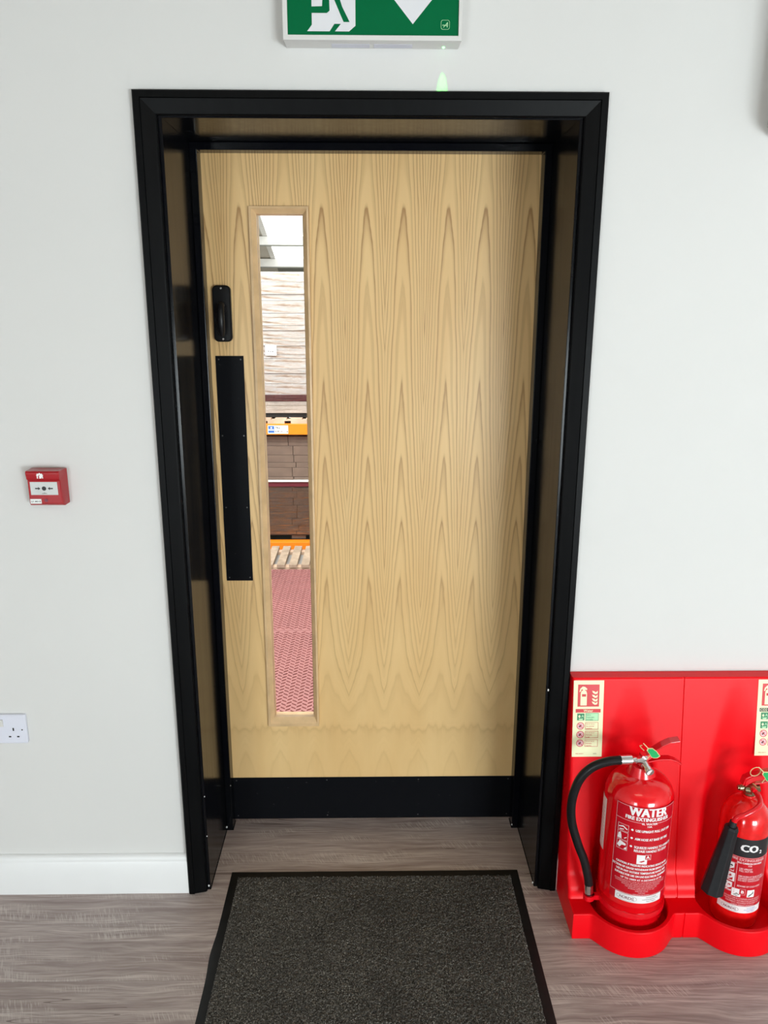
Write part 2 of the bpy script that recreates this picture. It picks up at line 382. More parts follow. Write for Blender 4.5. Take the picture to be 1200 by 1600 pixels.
# ---------------------------------------------------------------- door frame
def mitred(prof, xi, zt, side_mirror=True):
    """prof: (t, y) with t measured outwards from the inner edge; legs + head with mitred corners"""
    b = MB(); n = len(prof)
    cols = [lambda t: (-xi-t, 0.), lambda t: (-xi-t, zt+t), lambda t: (xi+t, zt+t), lambda t: (xi+t, 0.)]
    v = [(c(t)[0], y, c(t)[1]) for c in cols for t, y in prof]
    f = [(k*n+i, k*n+(i+1) % n, (k+1)*n+(i+1) % n, (k+1)*n+i) for k in range(3) for i in range(n)]
    f += [tuple(range(n)), tuple(3*n+i for i in range(n))[::-1]]
    return b.add(v, f)
arch = struct(mitred([(0, -.0005), (0, -.009), (.0025, -.0115), (.006, -.0125), (.033, -.0185), (.0345, -.0215), (.0475, -.0215), (.0505, -.0185), (.0505, -.0005)], .4835, 2.068).build('trim_1', 'black_satin'), 'black painted architrave around the doorway')
lin = mitred([(0, -.0006), (0, T+.01), (.029, T+.01), (.029, -.0006)], .475, 2.0645).build('trim_2', 'black_gloss', bevel=.0015)
struct(lin, 'glossy black painted door lining')
stop = mitred([(0, .268), (0, .3162), (.0197, .3162), (.0197, .268)], .455, 2.0445).build('door_stop', 'black_gloss', lin, bevel=.002)
# paint chips and filler specks at the foot and edges of the lining
for nm, (cx, cy, cz, s) in (('paint_chip', (-.4785, -.006, .016, .0030)), ('paint_chip', (.4795, -.010, .640, .0030)), ('paint_chip', (.470, -.0003, .012, .003)),
                            ('paint_chip', (-.4745, .266, .012, .0030)), ('paint_chip', (.4548, .2665, .013, .0028)), ('paint_chip', (-.4552, .2668, .165, .0016)),
                            ('paint_chip', (-.4758, -.0016, .31, .0018)), ('paint_chip', (-.4758, -.0016, .18, .0018))):
    bb = MB(); bb.lathe(cx, cy, [(.0002, cz-s*1.4), (s*.7, cz-s*.6), (s*.8, cz+s*.4), (.0002, cz+s*1.2)], 7)
    bb.build(nm, 'label_white', lin)

# ---------------------------------------------------------------- door leaf
D = .3182; LX = .4625
GX0, GX1, GZ0, GZ1 = -.3325, -.1712, .350, 1.9128
door = struct(MB().frame(-LX, LX, .006, 2.0600, GX0+.006, GX1-.006, GZ0+.006, GZ1-.006, D, D+.044).build('door_1', 'oak_veneer'), 'light oak veneered door with a tall narrow vision panel')
def bead(name, quad):
    # quad: outer two corners, inner two corners (x,z)
    (ax, az), (bx, bz), (cx, cz), (dx, dz) = quad
    v = []
    lv = [(0, D-.0005), (0, D-.0085), (.35, D-.0095), (.62, D-.004), (1, D+.002), (1, D+.017), (.2, D+.017)]
    for (ox, oz), (ix, iz) in (((ax, az), (dx, dz)), ((bx, bz), (cx, cz))):
        v += [(ox+(ix-ox)*t, y, oz+(iz-oz)*t) for t, y in lv]
    n = len(lv); f = [(i, (i+1) % n, n+(i+1) % n, n+i) for i in range(n)] + [tuple(range(n))[::-1], tuple(range(n, 2*n))]
    MB().add(v, f).build(name, 'bead_oak', door, smooth=40)
iw = .0190
o4 = [(GX0, GZ0), (GX1, GZ0), (GX1, GZ1), (GX0, GZ1)]; i4 = [(GX0+iw, GZ0+.028), (GX1-iw+.004, GZ0+.028), (GX1-iw+.004, GZ1-iw), (GX0+iw, GZ1-iw)]
for q in range(4): bead('glazing_bead', (o4[q], o4[(q+1) % 4], i4[(q+1) % 4], i4[q]))
MB().box(GX0+.008, GX1-.008, D+.018, D+.024, GZ0+.008, GZ1-.008).build('glass_pane', 'clear_glass', door)
MB().frame(GX0, GX1, GZ0, GZ1, GX0+iw, GX1-iw, GZ0+.02, GZ1-iw, D+.025, D+.050).build('rear_glazing_bead', 'bead_oak', door)
kp = MB().box(-.4620, .4620, D-.0016, D-.0001, .0056, .1600).build('kick_plate', 'plate_black', door, bevel=.0004); kp['label'] = 'scuffed black kick plate'
pp = MB().box(-.4432, -.3635, D-.0016, D-.0001, .8418, 1.5150).build('push_plate', 'plate_black', door, bevel=.0004); pp['label'] = 'black push plate'
def screw(x, z, y, parent, r=.0032, mat='screw_metal'):
    MB().cyl((x, y+.0005, z), (x, y-.0006, z), r, n=10).build('screw', mat, parent)
for x in (-.434, -.372):
    for z in (1.505, 1.287, 1.072, .852): screw(x, z, D-.0016, pp, .0022)
for x in (-.445, -.15, .15, .445):
    for z in (.150, .018): screw(x, z, D-.0016, kp, .0022)
# lock case with thumb turn
def rounded(x0, x1, z0, z1, r, n=6):
    pts = []
    for cx, cz, a in ((x1-r, z0+r, -PI/2), (x1-r, z1-r, 0), (x0+r, z1-r, PI/2), (x0+r, z0+r, PI)):
        pts += [(cx+r*math.cos(a+PI/2*k/n), cz+r*math.sin(a+PI/2*k/n)) for k in range(n+1)]
    return pts
def loft(pls, mat=0, b=None):
    """pls: list of (points2d, y); closed rings, capped at both ends"""
    b = b or MB(); n = len(pls[0][0]); v = [(x, y, z) for pts, y in pls for x, z in pts]
    f = [(i*n+k, (i+1)*n+k, (i+1)*n+(k+1) % n, i*n+(k+1) % n) for i in range(len(pls)-1) for k in range(n)]
    f += [tuple(range(n)), tuple((len(pls)-1)*n+k for k in range(n))[::-1]]
    return b.add(v, f, mat)
lx0, lx1, lz0, lz1 = -.4405, -.3905, 1.5545, 1.7065
lc = loft([(rounded(lx0, lx1, lz0, lz1, .013), D-.0002), (rounded(lx0, lx1, lz0, lz1, .013), D-.013), (rounded(lx0+.003, lx1-.003, lz0+.003, lz1-.003, .011), D-.016), (rounded(lx0+.010, lx1-.010, lz0+.010, lz1-.010, .008), D-.0165)]).build('lock_case', 'black_iron', door, smooth=35)
MB().lathe(0, 0, [(0.0001, 0), (.014, 0), (.014, .004), (.012, .006), (.0001, .006)], 24).build('turn_rose', 'black_iron', lc)
rose = bpy.data.objects['turn_rose']; rose.rotation_euler = (PI/2, 0, 0); rose.location = (-.4155, D-.0160, 1.645)
tp = [(-.4155, D-.034, 1.652), (-.4155, D-.040, 1.635), (-.4150, D-.042, 1.612), (-.4150, D-.038, 1.585), (-.4150, D-.030, 1.572)]
MB().tube([(-.4155, D-.016, 1.655), (-.4155, D-.028, 1.655)] + tp, [.009, .0095, .0100, .0105, .0105, .0095, .006], 14).build('thumb_turn', 'rubber_hose', lc, smooth=60)
for z in (1.699, 1.562): screw((lx0+lx1)/2, z, D-.0165, lc, .0028, 'chrome')

# ---------------------------------------------------------------- exit sign
ES = thing('exit_sign', (0.002, 0, 2.207), 'green and white emergency exit sign box above the door', 'sign')
ex0, ex1, ez0, ez1 = -.1915, .1960, 2.207, 2.428
b = MB(); v = [(ex0+.003, -.0005, ez0), (ex1-.003, -.0005, ez0), (ex1, -.041, ez0+.0035), (ex0, -.041, ez0+.0035)]
w = [(a, y, ez1 - (c-ez0)) for a, y, c in v]
b.add(v+w, [(3, 2, 1, 0), (4, 5, 6, 7), (0, 1, 5, 4), (2, 3, 7, 6), (0, 4, 7, 3), (1, 2, 6, 5)])
b.build('housing', 'white_plastic', ES, bevel=.0015)
MB().frame(ex0, ex1, ez0+.0035, ez1-.0035, ex0+.0105, ex1-.0075, ez0+.0138, ez1-.0138, -.047, -.041).build('bezel', 'white_plastic', ES, bevel=.001)
px0, px1, pz0, pz1 = ex0+.0105, ex1-.0075, ez0+.0138, ez1-.0138
fn = flat_y(-.0432); b = MB(); b.box(px0, px1, -.0428, -.0412, pz0, pz1, 0)
# door, running figure and arrow (white) – layered flat print
b.poly([(-.1286, 2.241), (-.1286, pz1-.008), (-.0345, pz1-.008), (-.0345, 2.2395), (-.0485, 2.2285), (-.079, 2.2285), (-.066, 2.2430), (-.080, 2.2430), (-.0905, 2.2285), (-.139, 2.2285)][::-1][::-1], fn, .0, 1)
fn2 = flat_y(-.0438)
b.poly([(-.091, 2.300), (-.090, 2.268), (-.096, 2.2635), (-.136, 2.2635), (-.144, 2.268), (-.136, 2.2755), (-.106, 2.2765), (-.104, 2.305)][::-1], fn2, 0, 0)   # trailing leg
b.poly([(-.085, 2.300), (-.060, 2.2465), (-.047, 2.2465), (-.063, 2.276), (-.073, 2.305)], fn2, 0, 0)      # standing leg
b.poly([(-.118, 2.300), (-.060, 2.300), (-.066, 2.352), (-.090, 2.362), (-.108, 2.352), (-.104, 2.320)], fn2, 0, 0)         # torso
b.disc(-.077, 2.374, .0105, fn2, 0, 0)
b.rect(.066, .116, 2.29, pz1-.008, fn, 0, 1); b.poly([(.0895, 2.2435), (.139, 2.300), (.040, 2.300)], fn, .0, 1)
# maker's mark: a slanted A in a rounded square
lp = rounded(.1505, .1695, 2.2335, 2.2520, .0045); li = rounded(.1512, .1688, 2.2342, 2.2513, .0040); nl = len(lp)
b.add([fn(u, v, 0) for u, v in lp+li], [(q, (q+1) % nl, nl+(q+1) % nl, nl+q) for q in range(nl)], 2)
b.text('A', .0140, .1602, 2.2378, fn, .0001, 2, bold=.02, shear=.5)
b.rect(.1535, .1660, 2.2412, 2.2426, fn, .0001, 2)
b.build('sign_panel', ['sign_green', 'sign_white', 'pale_green'], ES)
def under(u, v, h):          # u = x, v = 0..1 across the sloped underside from back to front
    return (u, -.0005-.0405*v-h*.3, ez0+.0035*v-h)
for u0, u1 in ((-.088, -.004), (.005, .090)):
    MB().add([under(u0, .15, .0008), under(u1, .15, .0008), under(u1, .62, .0008), under(u0, .62, .0008),
              under(u0, .15, -.001), under(u1, .15, -.001), under(u1, .62, -.001), under(u0, .62, -.001)],
             [(0, 1, 2, 3), (7, 6, 5, 4), (0, 4, 5, 1), (1, 5, 6, 2), (2, 6, 7, 3), (3, 7, 4, 0)]).build('downlight_lens', 'lens_plastic', ES)
MB().cyl(under(.1594, .3, -.001), under(.1594, .3, .0015), .0030, n=14).build('indicator_lamp', 'led_green', ES)
l = bpy.data.lights.new('indicator_glow', 'SPOT'); l.energy = 3.5; l.color = (.04, 1, .03); l.spot_size = math.radians(21); l.spot_blend = 1.0; l.shadow_soft_size = .001
o = bpy.data.objects.new('indicator_glow', l); COL.objects.link(o); o.parent = ES; o.location = Vector((.1594, -.0150, 2.204)) - ES.location; o.rotation_euler = (math.radians(9), 0, 0)

# ---------------------------------------------------------------- fire alarm call point
CP = thing('fire_alarm_call_point', (-.813, 0, 1.168), 'small red break glass fire alarm call point on the left wall', 'fire alarm')
cx0, cx1, cz0, cz1 = -.8575, -.7685, 1.168, 1.258
b = MB()
prof = [(-.0005, cz0), (-.030, cz0), (-.0395, cz0+.006), (-.0415, cz1-.024), (-.0465, cz1-.0205), (-.0485, cz1-.004), (-.0445, cz1), (-.0005, cz1)]
n = len(prof)
v = [((cx0 if s < 0 else cx1) + (-s*ins), y, z) for s in (-1, 1) for (y, z), ins in zip(prof, (0, 0, .004, .004, .004, .004, .002, 0))]
b.add(v, [(i, (i+1) % n, n+(i+1) % n, n+i) for i in range(n)] + [tuple(range(n))[::-1], tuple(range(n, 2*n))])
cph = b.build('housing', 'call_point_red', CP, bevel=.0022, seg=3)
def cpf(y0, y1, z0, z1):
    return lambda u, v, h: (u, y0+(y1-y0)*(v-z0)/(z1-z0)-h, v)
fc = cpf(-.0395, -.0415, cz0+.006, cz1-.024); ft = cpf(-.0465, -.0485, cz1-.0205, cz1-.004)
zc = 1.2135
b = MB(); b.rect(-.8475, -.7805, zc-.0165, zc+.0165, fc, .0006, 0); b.rect(-.8475, -.7805, zc-.0165, zc-.0155, fc, .0007, 0)
b.disc(-.8140, zc, .0055, fc, .0009, 1)
for s in (-1, 1):
    c0 = -.8140
    b.poly([(c0+s*.009, zc), (c0+s*.0145, zc+.0042), (c0+s*.0145, zc+.0016), (c0+s*.022, zc+.0016), (c0+s*.022, zc-.0016), (c0+s*.0145, zc-.0016), (c0+s*.0145, zc-.0042)][::-s], fc, .0009, 1)
b.poly([(-.821, zc-.0135), (-.807, zc-.0135), (-.810, zc-.0115), (-.8125, zc-.0118), (-.8138, zc-.0098), (-.8150, zc-.0118), (-.819, zc-.0118)], fc, .0009, 2)
b.build('glass_element', ['element_grey', 'ink_black', 'eaves_grey'], CP)['label'] = 'grey element with black arrows pointing at a dot'
b = MB(); hc = 1.2465; hx = -.8185
b.poly([(hx-.0075, hc-.0065), (hx-.0075, hc+.0015), (hx-.0092, hc+.0020), (hx-.0065, hc+.0040), (hx-.0060, hc+.0068), (hx-.0030, hc+.0055), (hx, hc+.0085), (hx+.003, hc+.0055), (hx+.006, hc+.0068), (hx+.0065, hc+.0040), (hx+.0092, hc+.0020), (hx+.0075, hc+.0015), (hx+.0075, hc-.0065)][::-1], ft, .0007, 0)
b.poly([(hx-.0048, hc-.0065), (hx-.0045, hc-.001), (hx-.001, hc+.003), (hx+.0005, hc+.0028), (hx-.002, hc-.0005), (hx-.0015, hc-.004), (hx-.0025, hc-.0065)][::-1], ft, .0009, 1)
b.poly([(hx+.003, hc-.0065), (hx+.005, hc-.002), (hx+.0055, hc-.0065)], ft, .0009, 1)
b.build('house_flame_symbol', ['label_white', 'call_point_red'], cph)
b = MB(); b.rect(-.8515, -.8240, cz0+.0065, cz0+.0185, fc, .0007, 0); b.text('2/1 M018', .0062, -.838, cz0+.0100, fc, .0009, 1, bold=.02)
b.build('zone_label', ['label_white', 'ink_black'], cph)
MB().cyl((-.812, -.0390, 1.183), (-.812, -.0412, 1.183), .0042, n=16).build('test_key_hole', 'logo_red', CP)

# ---------------------------------------------------------------- wall socket
SK = thing('wall_socket', (-1.0215, 0, .486), 'white double switched socket at the left edge above the skirting', 'socket')
MB().add(*(lambda b: (b.v, b.f))(loft([(rounded(-1.095, -.948, .4865, .5735, .004), -.0004), (rounded(-1.095, -.948, .4865, .5735, .004), -.0075), (rounded(-1.0925, -.9505, .489, .571, .004), -.0098)]))).build('faceplate', 'socket_plastic', SK, smooth=30)
fs = flat_y(-.0099)
for gx in (-.9832, -1.0600):
    b = MB(); b.rect(gx-.0020, gx+.0020, .5255, .5345, fs, .0002); b.rect(gx-.0145, gx-.0080, .5060, .5100, fs, .0002); b.rect(gx+.0080, gx+.0145, .5060, .5100, fs, .0002)
    b.build('pin_slots', 'dark_hole', SK)
for gx in (-.9595, -1.0850): MB().cyl((gx, -.0095, .5285), (gx, -.0102, .5285), .0022, n=12).build('screw', 'screw_metal', SK)
for gx in (-1.0140, -1.0290):
    b = MB(); b.add([(gx-.0055, -.0095, .538), (gx+.0055, -.0095, .538), (gx+.0055, -.0095, .560), (gx-.0055, -.0095, .560), (gx-.0055, -.0108, .538), (gx+.0055, -.0108, .538), (gx+.0055, -.0150, .560), (gx-.0055, -.0150, .560)],
                    [(3, 2, 1, 0), (4, 5, 6, 7), (0, 1, 5, 4), (2, 3, 7, 6), (0, 4, 7, 3), (1, 2, 6, 5)]); b.build('rocker_switch', 'white_plastic', SK, bevel=.0008)

# ---------------------------------------------------------------- wall unit at the top right edge
WU = thing('wall_light_unit', (.962, 0, 2.028), 'white rounded wall unit at the top right edge of the picture', 'wall unit')
b = loft([(rounded(.907, 1.142, 2.030, 2.60, .03), -.0004), (rounded(.900, 1.149, 2.024, 2.606, .035), -.02), (rounded(.898, 1.151, 2.022, 2.608, .035), -.075), (rounded(.908, 1.141, 2.032, 2.598, .03), -.120), (rounded(.932, 1.117, 2.056, 2.574, .02), -.128)])
b.build('housing', 'white_plastic', WU, smooth=40)
MB().frame(.937, 1.112, 2.062, 2.568, .944, 1.105, 2.069, 2.561, -.1305, -.1275).build('lens_rim', 'screw_metal', WU)

# ---------------------------------------------------------------- entrance mat
EM = thing('entrance_mat', (.006, -.40, 0), 'dark grey speckled entrance mat with black rubber edge in front of the door', 'mat')
mx0, mx1, my0, my1 = -.4245, .4375, -.98, .0685
def mat_edge(t):      # wavy rubber edge: outward bulge along the left side
    return .0
bw = .024
pts_o = []; pts_i = []
def ring_pts(x0, x1, y0, y1, n=60, bul=0):
    p = []
    for i in range(n): p.append((x0+(x1-x0)*i/n, y1))
    for i in range(n): p.append((x1, y1+(y0-y1)*i/n))
    for i in range(n): p.append((x1+(x0-x1)*i/n, y0))
    for i in range(n):
        y = y0+(y1-y0)*i/n; q = math.exp(-((y+.245)/.055)**2)*.005*bul
        p.append((x0-q, y))
    return p
R0 = ring_pts(mx0, mx1, my0, my1, bul=1); R1 = ring_pts(mx0+.004, mx1-.004, my0+.004, my1-.004, bul=.9)
R2 = ring_pts(mx0+bw, mx1-bw, my0+bw, my1-bw-.004); n = len(R0)
v = [(x, y, .0003) for x, y in R0] + [(x, y, .0022+.001*math.sin(x*37+y*29)) for x, y in R1] + [(x, y, .0045) for x, y in R2]
f = [(i, (i+1) % n, n+(i+1) % n, n+i) for i in range(n)] + [(n+i, n+(i+1) % n, 2*n+(i+1) % n, 2*n+i) for i in range(n)] + [tuple(range(2*n, 3*n))]
MB().add(v, f).build('rubber_border', 'mat_rubber', EM, smooth=50)
# woven pile: dense crushed tufts
st = .0030; gx = np.arange(mx0+bw-.001, mx1-bw+.001, st); gy = np.arange(my0+bw-.001, my1-bw-.003, st)
X, Y = np.meshgrid(gx, gy); X = X + rng.uniform(-.0012, .0012, X.shape); Y = Y + rng.uniform(-.0012, .0012, Y.shape)
Z = .0075 + rng.uniform(-.0026, .0026, X.shape); Z[0, :] = Z[-1, :] = .004; Z[:, 0] = Z[:, -1] = .004
ny, nx = X.shape; V = np.stack([X, Y, Z], -1).reshape(-1, 3)
I = np.arange(nx*ny).reshape(ny, nx); F = np.stack([I[:-1, :-1], I[:-1, 1:], I[1:, 1:], I[1:, :-1]], -1).reshape(-1, 4)
me = bpy.data.meshes.new('pile'); me.from_pydata(V.tolist(), [], F.tolist()); me.materials.append(MATS['mat_pile'])
o = bpy.data.objects.new('pile', me); COL.objects.link(o); o.parent = EM; o.location = -EM.location; o['kind'] = 'stuff'; o['label'] = 'crushed dark grey fibre pile'

# ---------------------------------------------------------------- extinguisher stand
SX0, SX1, SEAM = .5365, 1.140, .836
XC = (.697, .990); YC = -.155; RB = .104
ST = thing('extinguisher_stand', (SEAM, 0, 0), 'bright red moulded double stand holding two fire extinguishers beside the door', 'stand')
PR = [(.60, .0), (0, 0)]
prof = [(.070, -.150), (.085, -.143), (.105, -.139), (.122, -.128), (.138, -.117), (.163, -.1120), (.348, -.086), (.66, -.0435), (.686, -.0400), (.690, -.0370)]
def prof_y(z):
    for (z0, y0), (z1, y1) in zip(prof, prof[1:]):
        if z <= z1: t = max(0, (z-z0)/(z1-z0)); return y0+(y1-y0)*t
    return prof[-1][1]
def face_y(x, z):
    y = prof_y(z)
    for xc in XC:
        if abs(x-xc) < RB:
            yn = YC + math.sqrt(RB*RB-(x-xc)**2)
            k = .012; h = max(0, min(1, .5+.5*(yn-y)/k)); y = y*(1-h)+yn*h + k*h*(1-h)     # smooth max
    if abs(x-SEAM) < .003: y += .003
    ex = min(x-SX0, SX1-x)
    if ex < .008: y += .008*(1-math.sqrt(max(0, 1-(1-ex/.008)**2)))
    return min(y, -.006)
xs = sorted(set([SX0+i*.0005 for i in range(0, 17, 2)] + [SX1-i*.0005 for i in range(0, 17, 2)] + list(np.arange(SX0+.012, SX1-.010, .006)) + [SEAM-.0035, SEAM-.003, SEAM-.0015, SEAM, SEAM+.0015, SEAM+.003, SEAM+.0035] + [xc+s*RB for xc in XC for s in (-1, -.99, -.97, .97, .99, 1)]))
zs = sorted(set([.075, .08, .085, .09, .097, .105, .113, .122, .130, .138, .15, .163] + list(np.arange(.18, .685, .02)) + [.66, .675, .684, .686, .688, .690]))
V = [(x, face_y(x, z), z) for z in zs for x in xs]; nx = len(xs); nz = len(zs)
F = [(j*nx+i, j*nx+i+1, (j+1)*nx+i+1, (j+1)*nx+i) for j in range(nz-1) for i in range(nx-1)]
B0 = len(V); V += [(x, -.0012, z) for z in (zs[0], zs[-1]) for x in xs]
F += [(B0+i+1, B0+i, i, i+1)[::-1] for i in range(nx-1)][::1]
F += [((nz-1)*nx+i, (nz-1)*nx+i+1, B0+nx+i+1, B0+nx+i) for i in range(nx-1)]
F += [(B0+i, B0+i+1, B0+nx+i+1, B0+nx+i)[::-1] for i in range(nx-1)]
F += [tuple([j*nx for j in range(nz)] + [B0+nx, B0])[::-1], tuple([j*nx+nx-1 for j in range(nz)] + [B0+2*nx-1, B0+nx-1])]
bp = MB().add(V, F).build('back_panel', 'stand_red', ST, smooth=38)
# base with scalloped front and two round wells
def front_y(x):
    y = -.203
    for xc in XC:
        R = .116
        if abs(x-xc) < R:
            yc = YC-math.sqrt(R*R-(x-xc)**2); k = .028; h = max(0, min(1, .5+.5*(y-yc)/k)); y = y*(1-h)+yc*h-k*h*(1-h)
    if abs(x-SEAM) < .002: y += .0025
    return y
fx = sorted(set([SX0, SX1] + list(np.arange(SX0+.004, SX1, .004)) + [SEAM-.0022, SEAM-.002, SEAM, SEAM+.002, SEAM+.0022]))
out = [(x, front_y(x)) for x in fx] + [(SX1, -.0012), (SX0, -.0012)]
def curve_prism(name, loops, z0, z1, mat, parent, bev=0.):
    cu = bpy.data.curves.new('c', 'CURVE'); cu.dimensions = '2D'; cu.fill_mode = 'BOTH'
    for lp in loops:
        sp = cu.splines.new('POLY'); sp.points.add(len(lp)-1)
        for p, (x, y) in zip(sp.points, lp): p.co = (x, y, 0, 1)
        sp.use_cyclic_u = True
    cu.extrude = (z1-z0)/2-bev; cu.bevel_depth = bev; cu.bevel_resolution = 2; cu.offset = -bev
    ob = bpy.data.objects.new('c', cu); COL.objects.link(ob); dg = bpy.context.evaluated_depsgraph_get()
    me = bpy.data.meshes.new_from_object(ob.evaluated_get(dg)); bpy.data.objects.remove(ob)
    vs = [(q.co.x, q.co.y, q.co.z+(z0+z1)/2) for q in me.vertices]; fs = [tuple(p.vertices) for p in me.polygons]
    bpy.data.meshes.remove(me); return MB().add(vs, fs)
holes = [[(xc+RB*math.cos(-2*PI*k/72), YC+RB*math.sin(-2*PI*k/72)) for k in range(72)] for xc in XC]
b = curve_prism('base', [out] + holes, .0, .0795, 'stand_red', ST, .003)
for xc in XC: b.lathe(xc, YC, [(.0001, .0312), (RB+.002, .0312), (RB+.002, .034), (.0001, .034)][::1], 48)
b.build('base', 'stand_red', ST, smooth=38)
# identification signs stuck on the back panel
def id_sign(x0, head, title, kind):
    w, h = .0815, .212; z1 = .6835
    def fn(u, v, hh): 
        zz = z1-h+v; xx = x0+u; return (xx, prof_y(zz)-.0007-hh, zz)
    b = MB()
    for i in range(4): b.rect(0, w, h*i/4, h*(i+1)/4, fn, 0, 0)
    # pictogram panel with extinguisher and flame
    b.rect(.0115, .0695, .140, .201, fn, .0004, 1)
    b.rect(.019, .036, .1435, .177, fn, .0008, 0); b.poly([(.019, .177), (.036, .177), (.0335, .184), (.0215, .184)], fn, .0008, 0)
    b.rect(.0245, .0305, .184, .190, fn, .0008, 0); b.poly([(.0225, .188), (.036, .186), (.036, .190), (.030, .195), (.024, .196), (.0175, .190), (.0155, .181), (.0185, .181), (.0205, .187)], fn, .0008, 0)
    b.rect(.0225, .0335, .168, .175, fn, .0012, 1)
    for k, (fz, sx) in enumerate(((.1455, 1.), (.1545, 1.), (.1645, 1.), (.175, .9))):
        b.poly([(.0495, fz+.009), (.0525, fz+.003), (.0585, fz-.0005), (.0640, fz+.001), (.0650, fz+.0045), (.0645, fz+.009), (.0600, fz+.0045), (.0555, fz+.0075)], fn, .0008, 0)
    b.rect(.007, .0745, .1235, .1335, fn, .0004, head)
    b.text(title, .0095, .041 if kind == 'w' else .0085, .1257, fn, .0008, 0, 'CENTER' if kind == 'w' else 'LEFT', bold=.02)
    rows = [('g', .1115), ('r', .0865), ('r', .0625), ('r', .0385)] if kind == 'w' else [('g', .1115), ('g', .0865), ('r', .0625), ('r', .0385)]
    txt = ['Safe for\nWood, paper\nand textiles', 'Do not use on\nLive electrical\nequipment', 'Do not use on\nFlammable\nliquids', 'Do not use on\nFlammable\nmetal fires'] if kind == 'w' else ['Safe for\nLive electrical', 'Safe for\nFlammable liquids', 'Do not use\non textiles', 'Do not use\non metal fires']
    for (kd, zc), tt in zip(rows, txt):
        if kd == 'g':
            b.rect(.0115, .0310, zc-.0095, zc+.0095, fn, .0004, 3); b.rect(.034, .0695, zc-.0105, zc+.0105, fn, .0004, 4); b.outline(.034, .0695, zc-.0105, zc+.0105, .0009, fn, .0007, 3, 1)
            b.poly([(.014, zc+.002), (.018, zc+.006), (.021, zc+.001), (.0175, zc-.003)], fn, .0008, 0); b.text('A', .010, .0262, zc-.001, fn, .0008, 4, bold=.02)
            b.poly([(.0145, zc-.005), (.028, zc-.004), (.026, zc-.0085), (.018, zc-.0085)], fn, .0008, 4); cm = 3
        else:
            b.disc(.0212, zc, .0098, fn, .0003, 5); b.ring(.0212, zc, .0102, .0102, .0014, fn, .0006, 1, 24)
            b.poly([(.0138, zc+.0065), (.0148, zc+.0075), (.0286, zc-.0065), (.0276, zc-.0075)], fn, .0008, 1)
            b.poly([(.016, zc-.002), (.022, zc+.004), (.024, zc+.001), (.020, zc-.004)], fn, .0006, 2)
            b.outline(.034, .0695, zc-.0098, zc+.0098, .0008, fn, .0006, 1, 1); cm = 1
        for q, line in enumerate(tt.split('\n')): b.text(line, .0048, .0365, zc+.0040-.0062*q, fn, .0010, cm, 'LEFT', sx=.8)
    b.text('FIRE SAFETY', .004, .010, .0075, fn, .0005, 1, 'LEFT'); b.text('FS101', .004, .058, .0075, fn, .0005, 2, 'LEFT')
    return b.build('identification_sign', ['photolum_cream', 'sign_red', 'ink_black', 'sign_dark_green', 'pale_green', 'text_pink'], bp)
id_sign(.5395, 1, 'Water', 'w')['label'] = 'cream water extinguisher identification sign'
id_sign(1.0385, 2, 'CO2', 'c')['label'] = 'cream carbon dioxide extinguisher identification sign'

# ---------------------------------------------------------------- water extinguisher
WX, WY, WR = .700, YC, .0880
WE = thing('fire_extinguisher', (WX, WY, .034), 'large red water fire extinguisher with black side hose, left of the two', 'fire extinguisher')
def wrap(cx, cy, r, az):
    a0 = math.radians(az); return lambda u, v, h: (cx+(r+h)*math.cos(a0+u/r), cy+(r+h)*math.sin(a0+u/r), v)
dome = [(WR*math.cos(t)**.78, .417+.066*math.sin(t)) for t in [PI/2*i/14 for i in range(0, 13)]]
prof_b = [(.080, .036), (.084, .038), (.0860, .045), (.0860, .128), (.0875, .130), (WR, .133), (WR, .20), (WR, .30)] + dome + [(.026, .4835), (.0001, .4835)]
MB().lathe(WX, WY, prof_b, 96).build('cylinder', 'ext_red', WE, smooth=50)
MB().lathe(WX, WY, [(.0375, .478), (.0345, .486), (.030, .499), (.0285, .5035), (.022, .505), (.0001, .505)], 40).build('neck_collar', 'lever_red', WE, smooth=40)
fnw = wrap(WX, WY, WR, -92)
b = MB(); HW = .0830; lz0_, lz1_ = .147, .432
b.rect(-HW, HW, lz0_, lz1_, fnw, .0003, 0, 30); b.outline(-HW+.001, HW-.001, .172, lz1_-.002, .0010, fnw, .0006, 3, 30)
b.rect(-HW+.001, HW-.001, .387, .3881, fnw, .0006, 3, 30)
b.text('WATER', .034, 0.001, .4065, fnw, .0007, 1, bold=.075, sx=.84); b.text('FIRE EXTINGUISHER', .0142, 0.0, .3935, fnw, .0007, 1, bold=.07, sx=.90)
b.rect(-.016, .022, .375, .3905, fnw, .0007, 0, 4)
b.text('6L WATER', .0085, .004, .3835, fnw, .0009, 1, bold=.03); b.text('13A', .0075, .004, .3762, fnw, .0009, 1, bold=.03)
for z0, z1 in ((.352, .372), (.326, .350), (.298, .324)): b.outline(-.074, -.046, z0, z1, .0007, fnw, .0006, 1, 4)
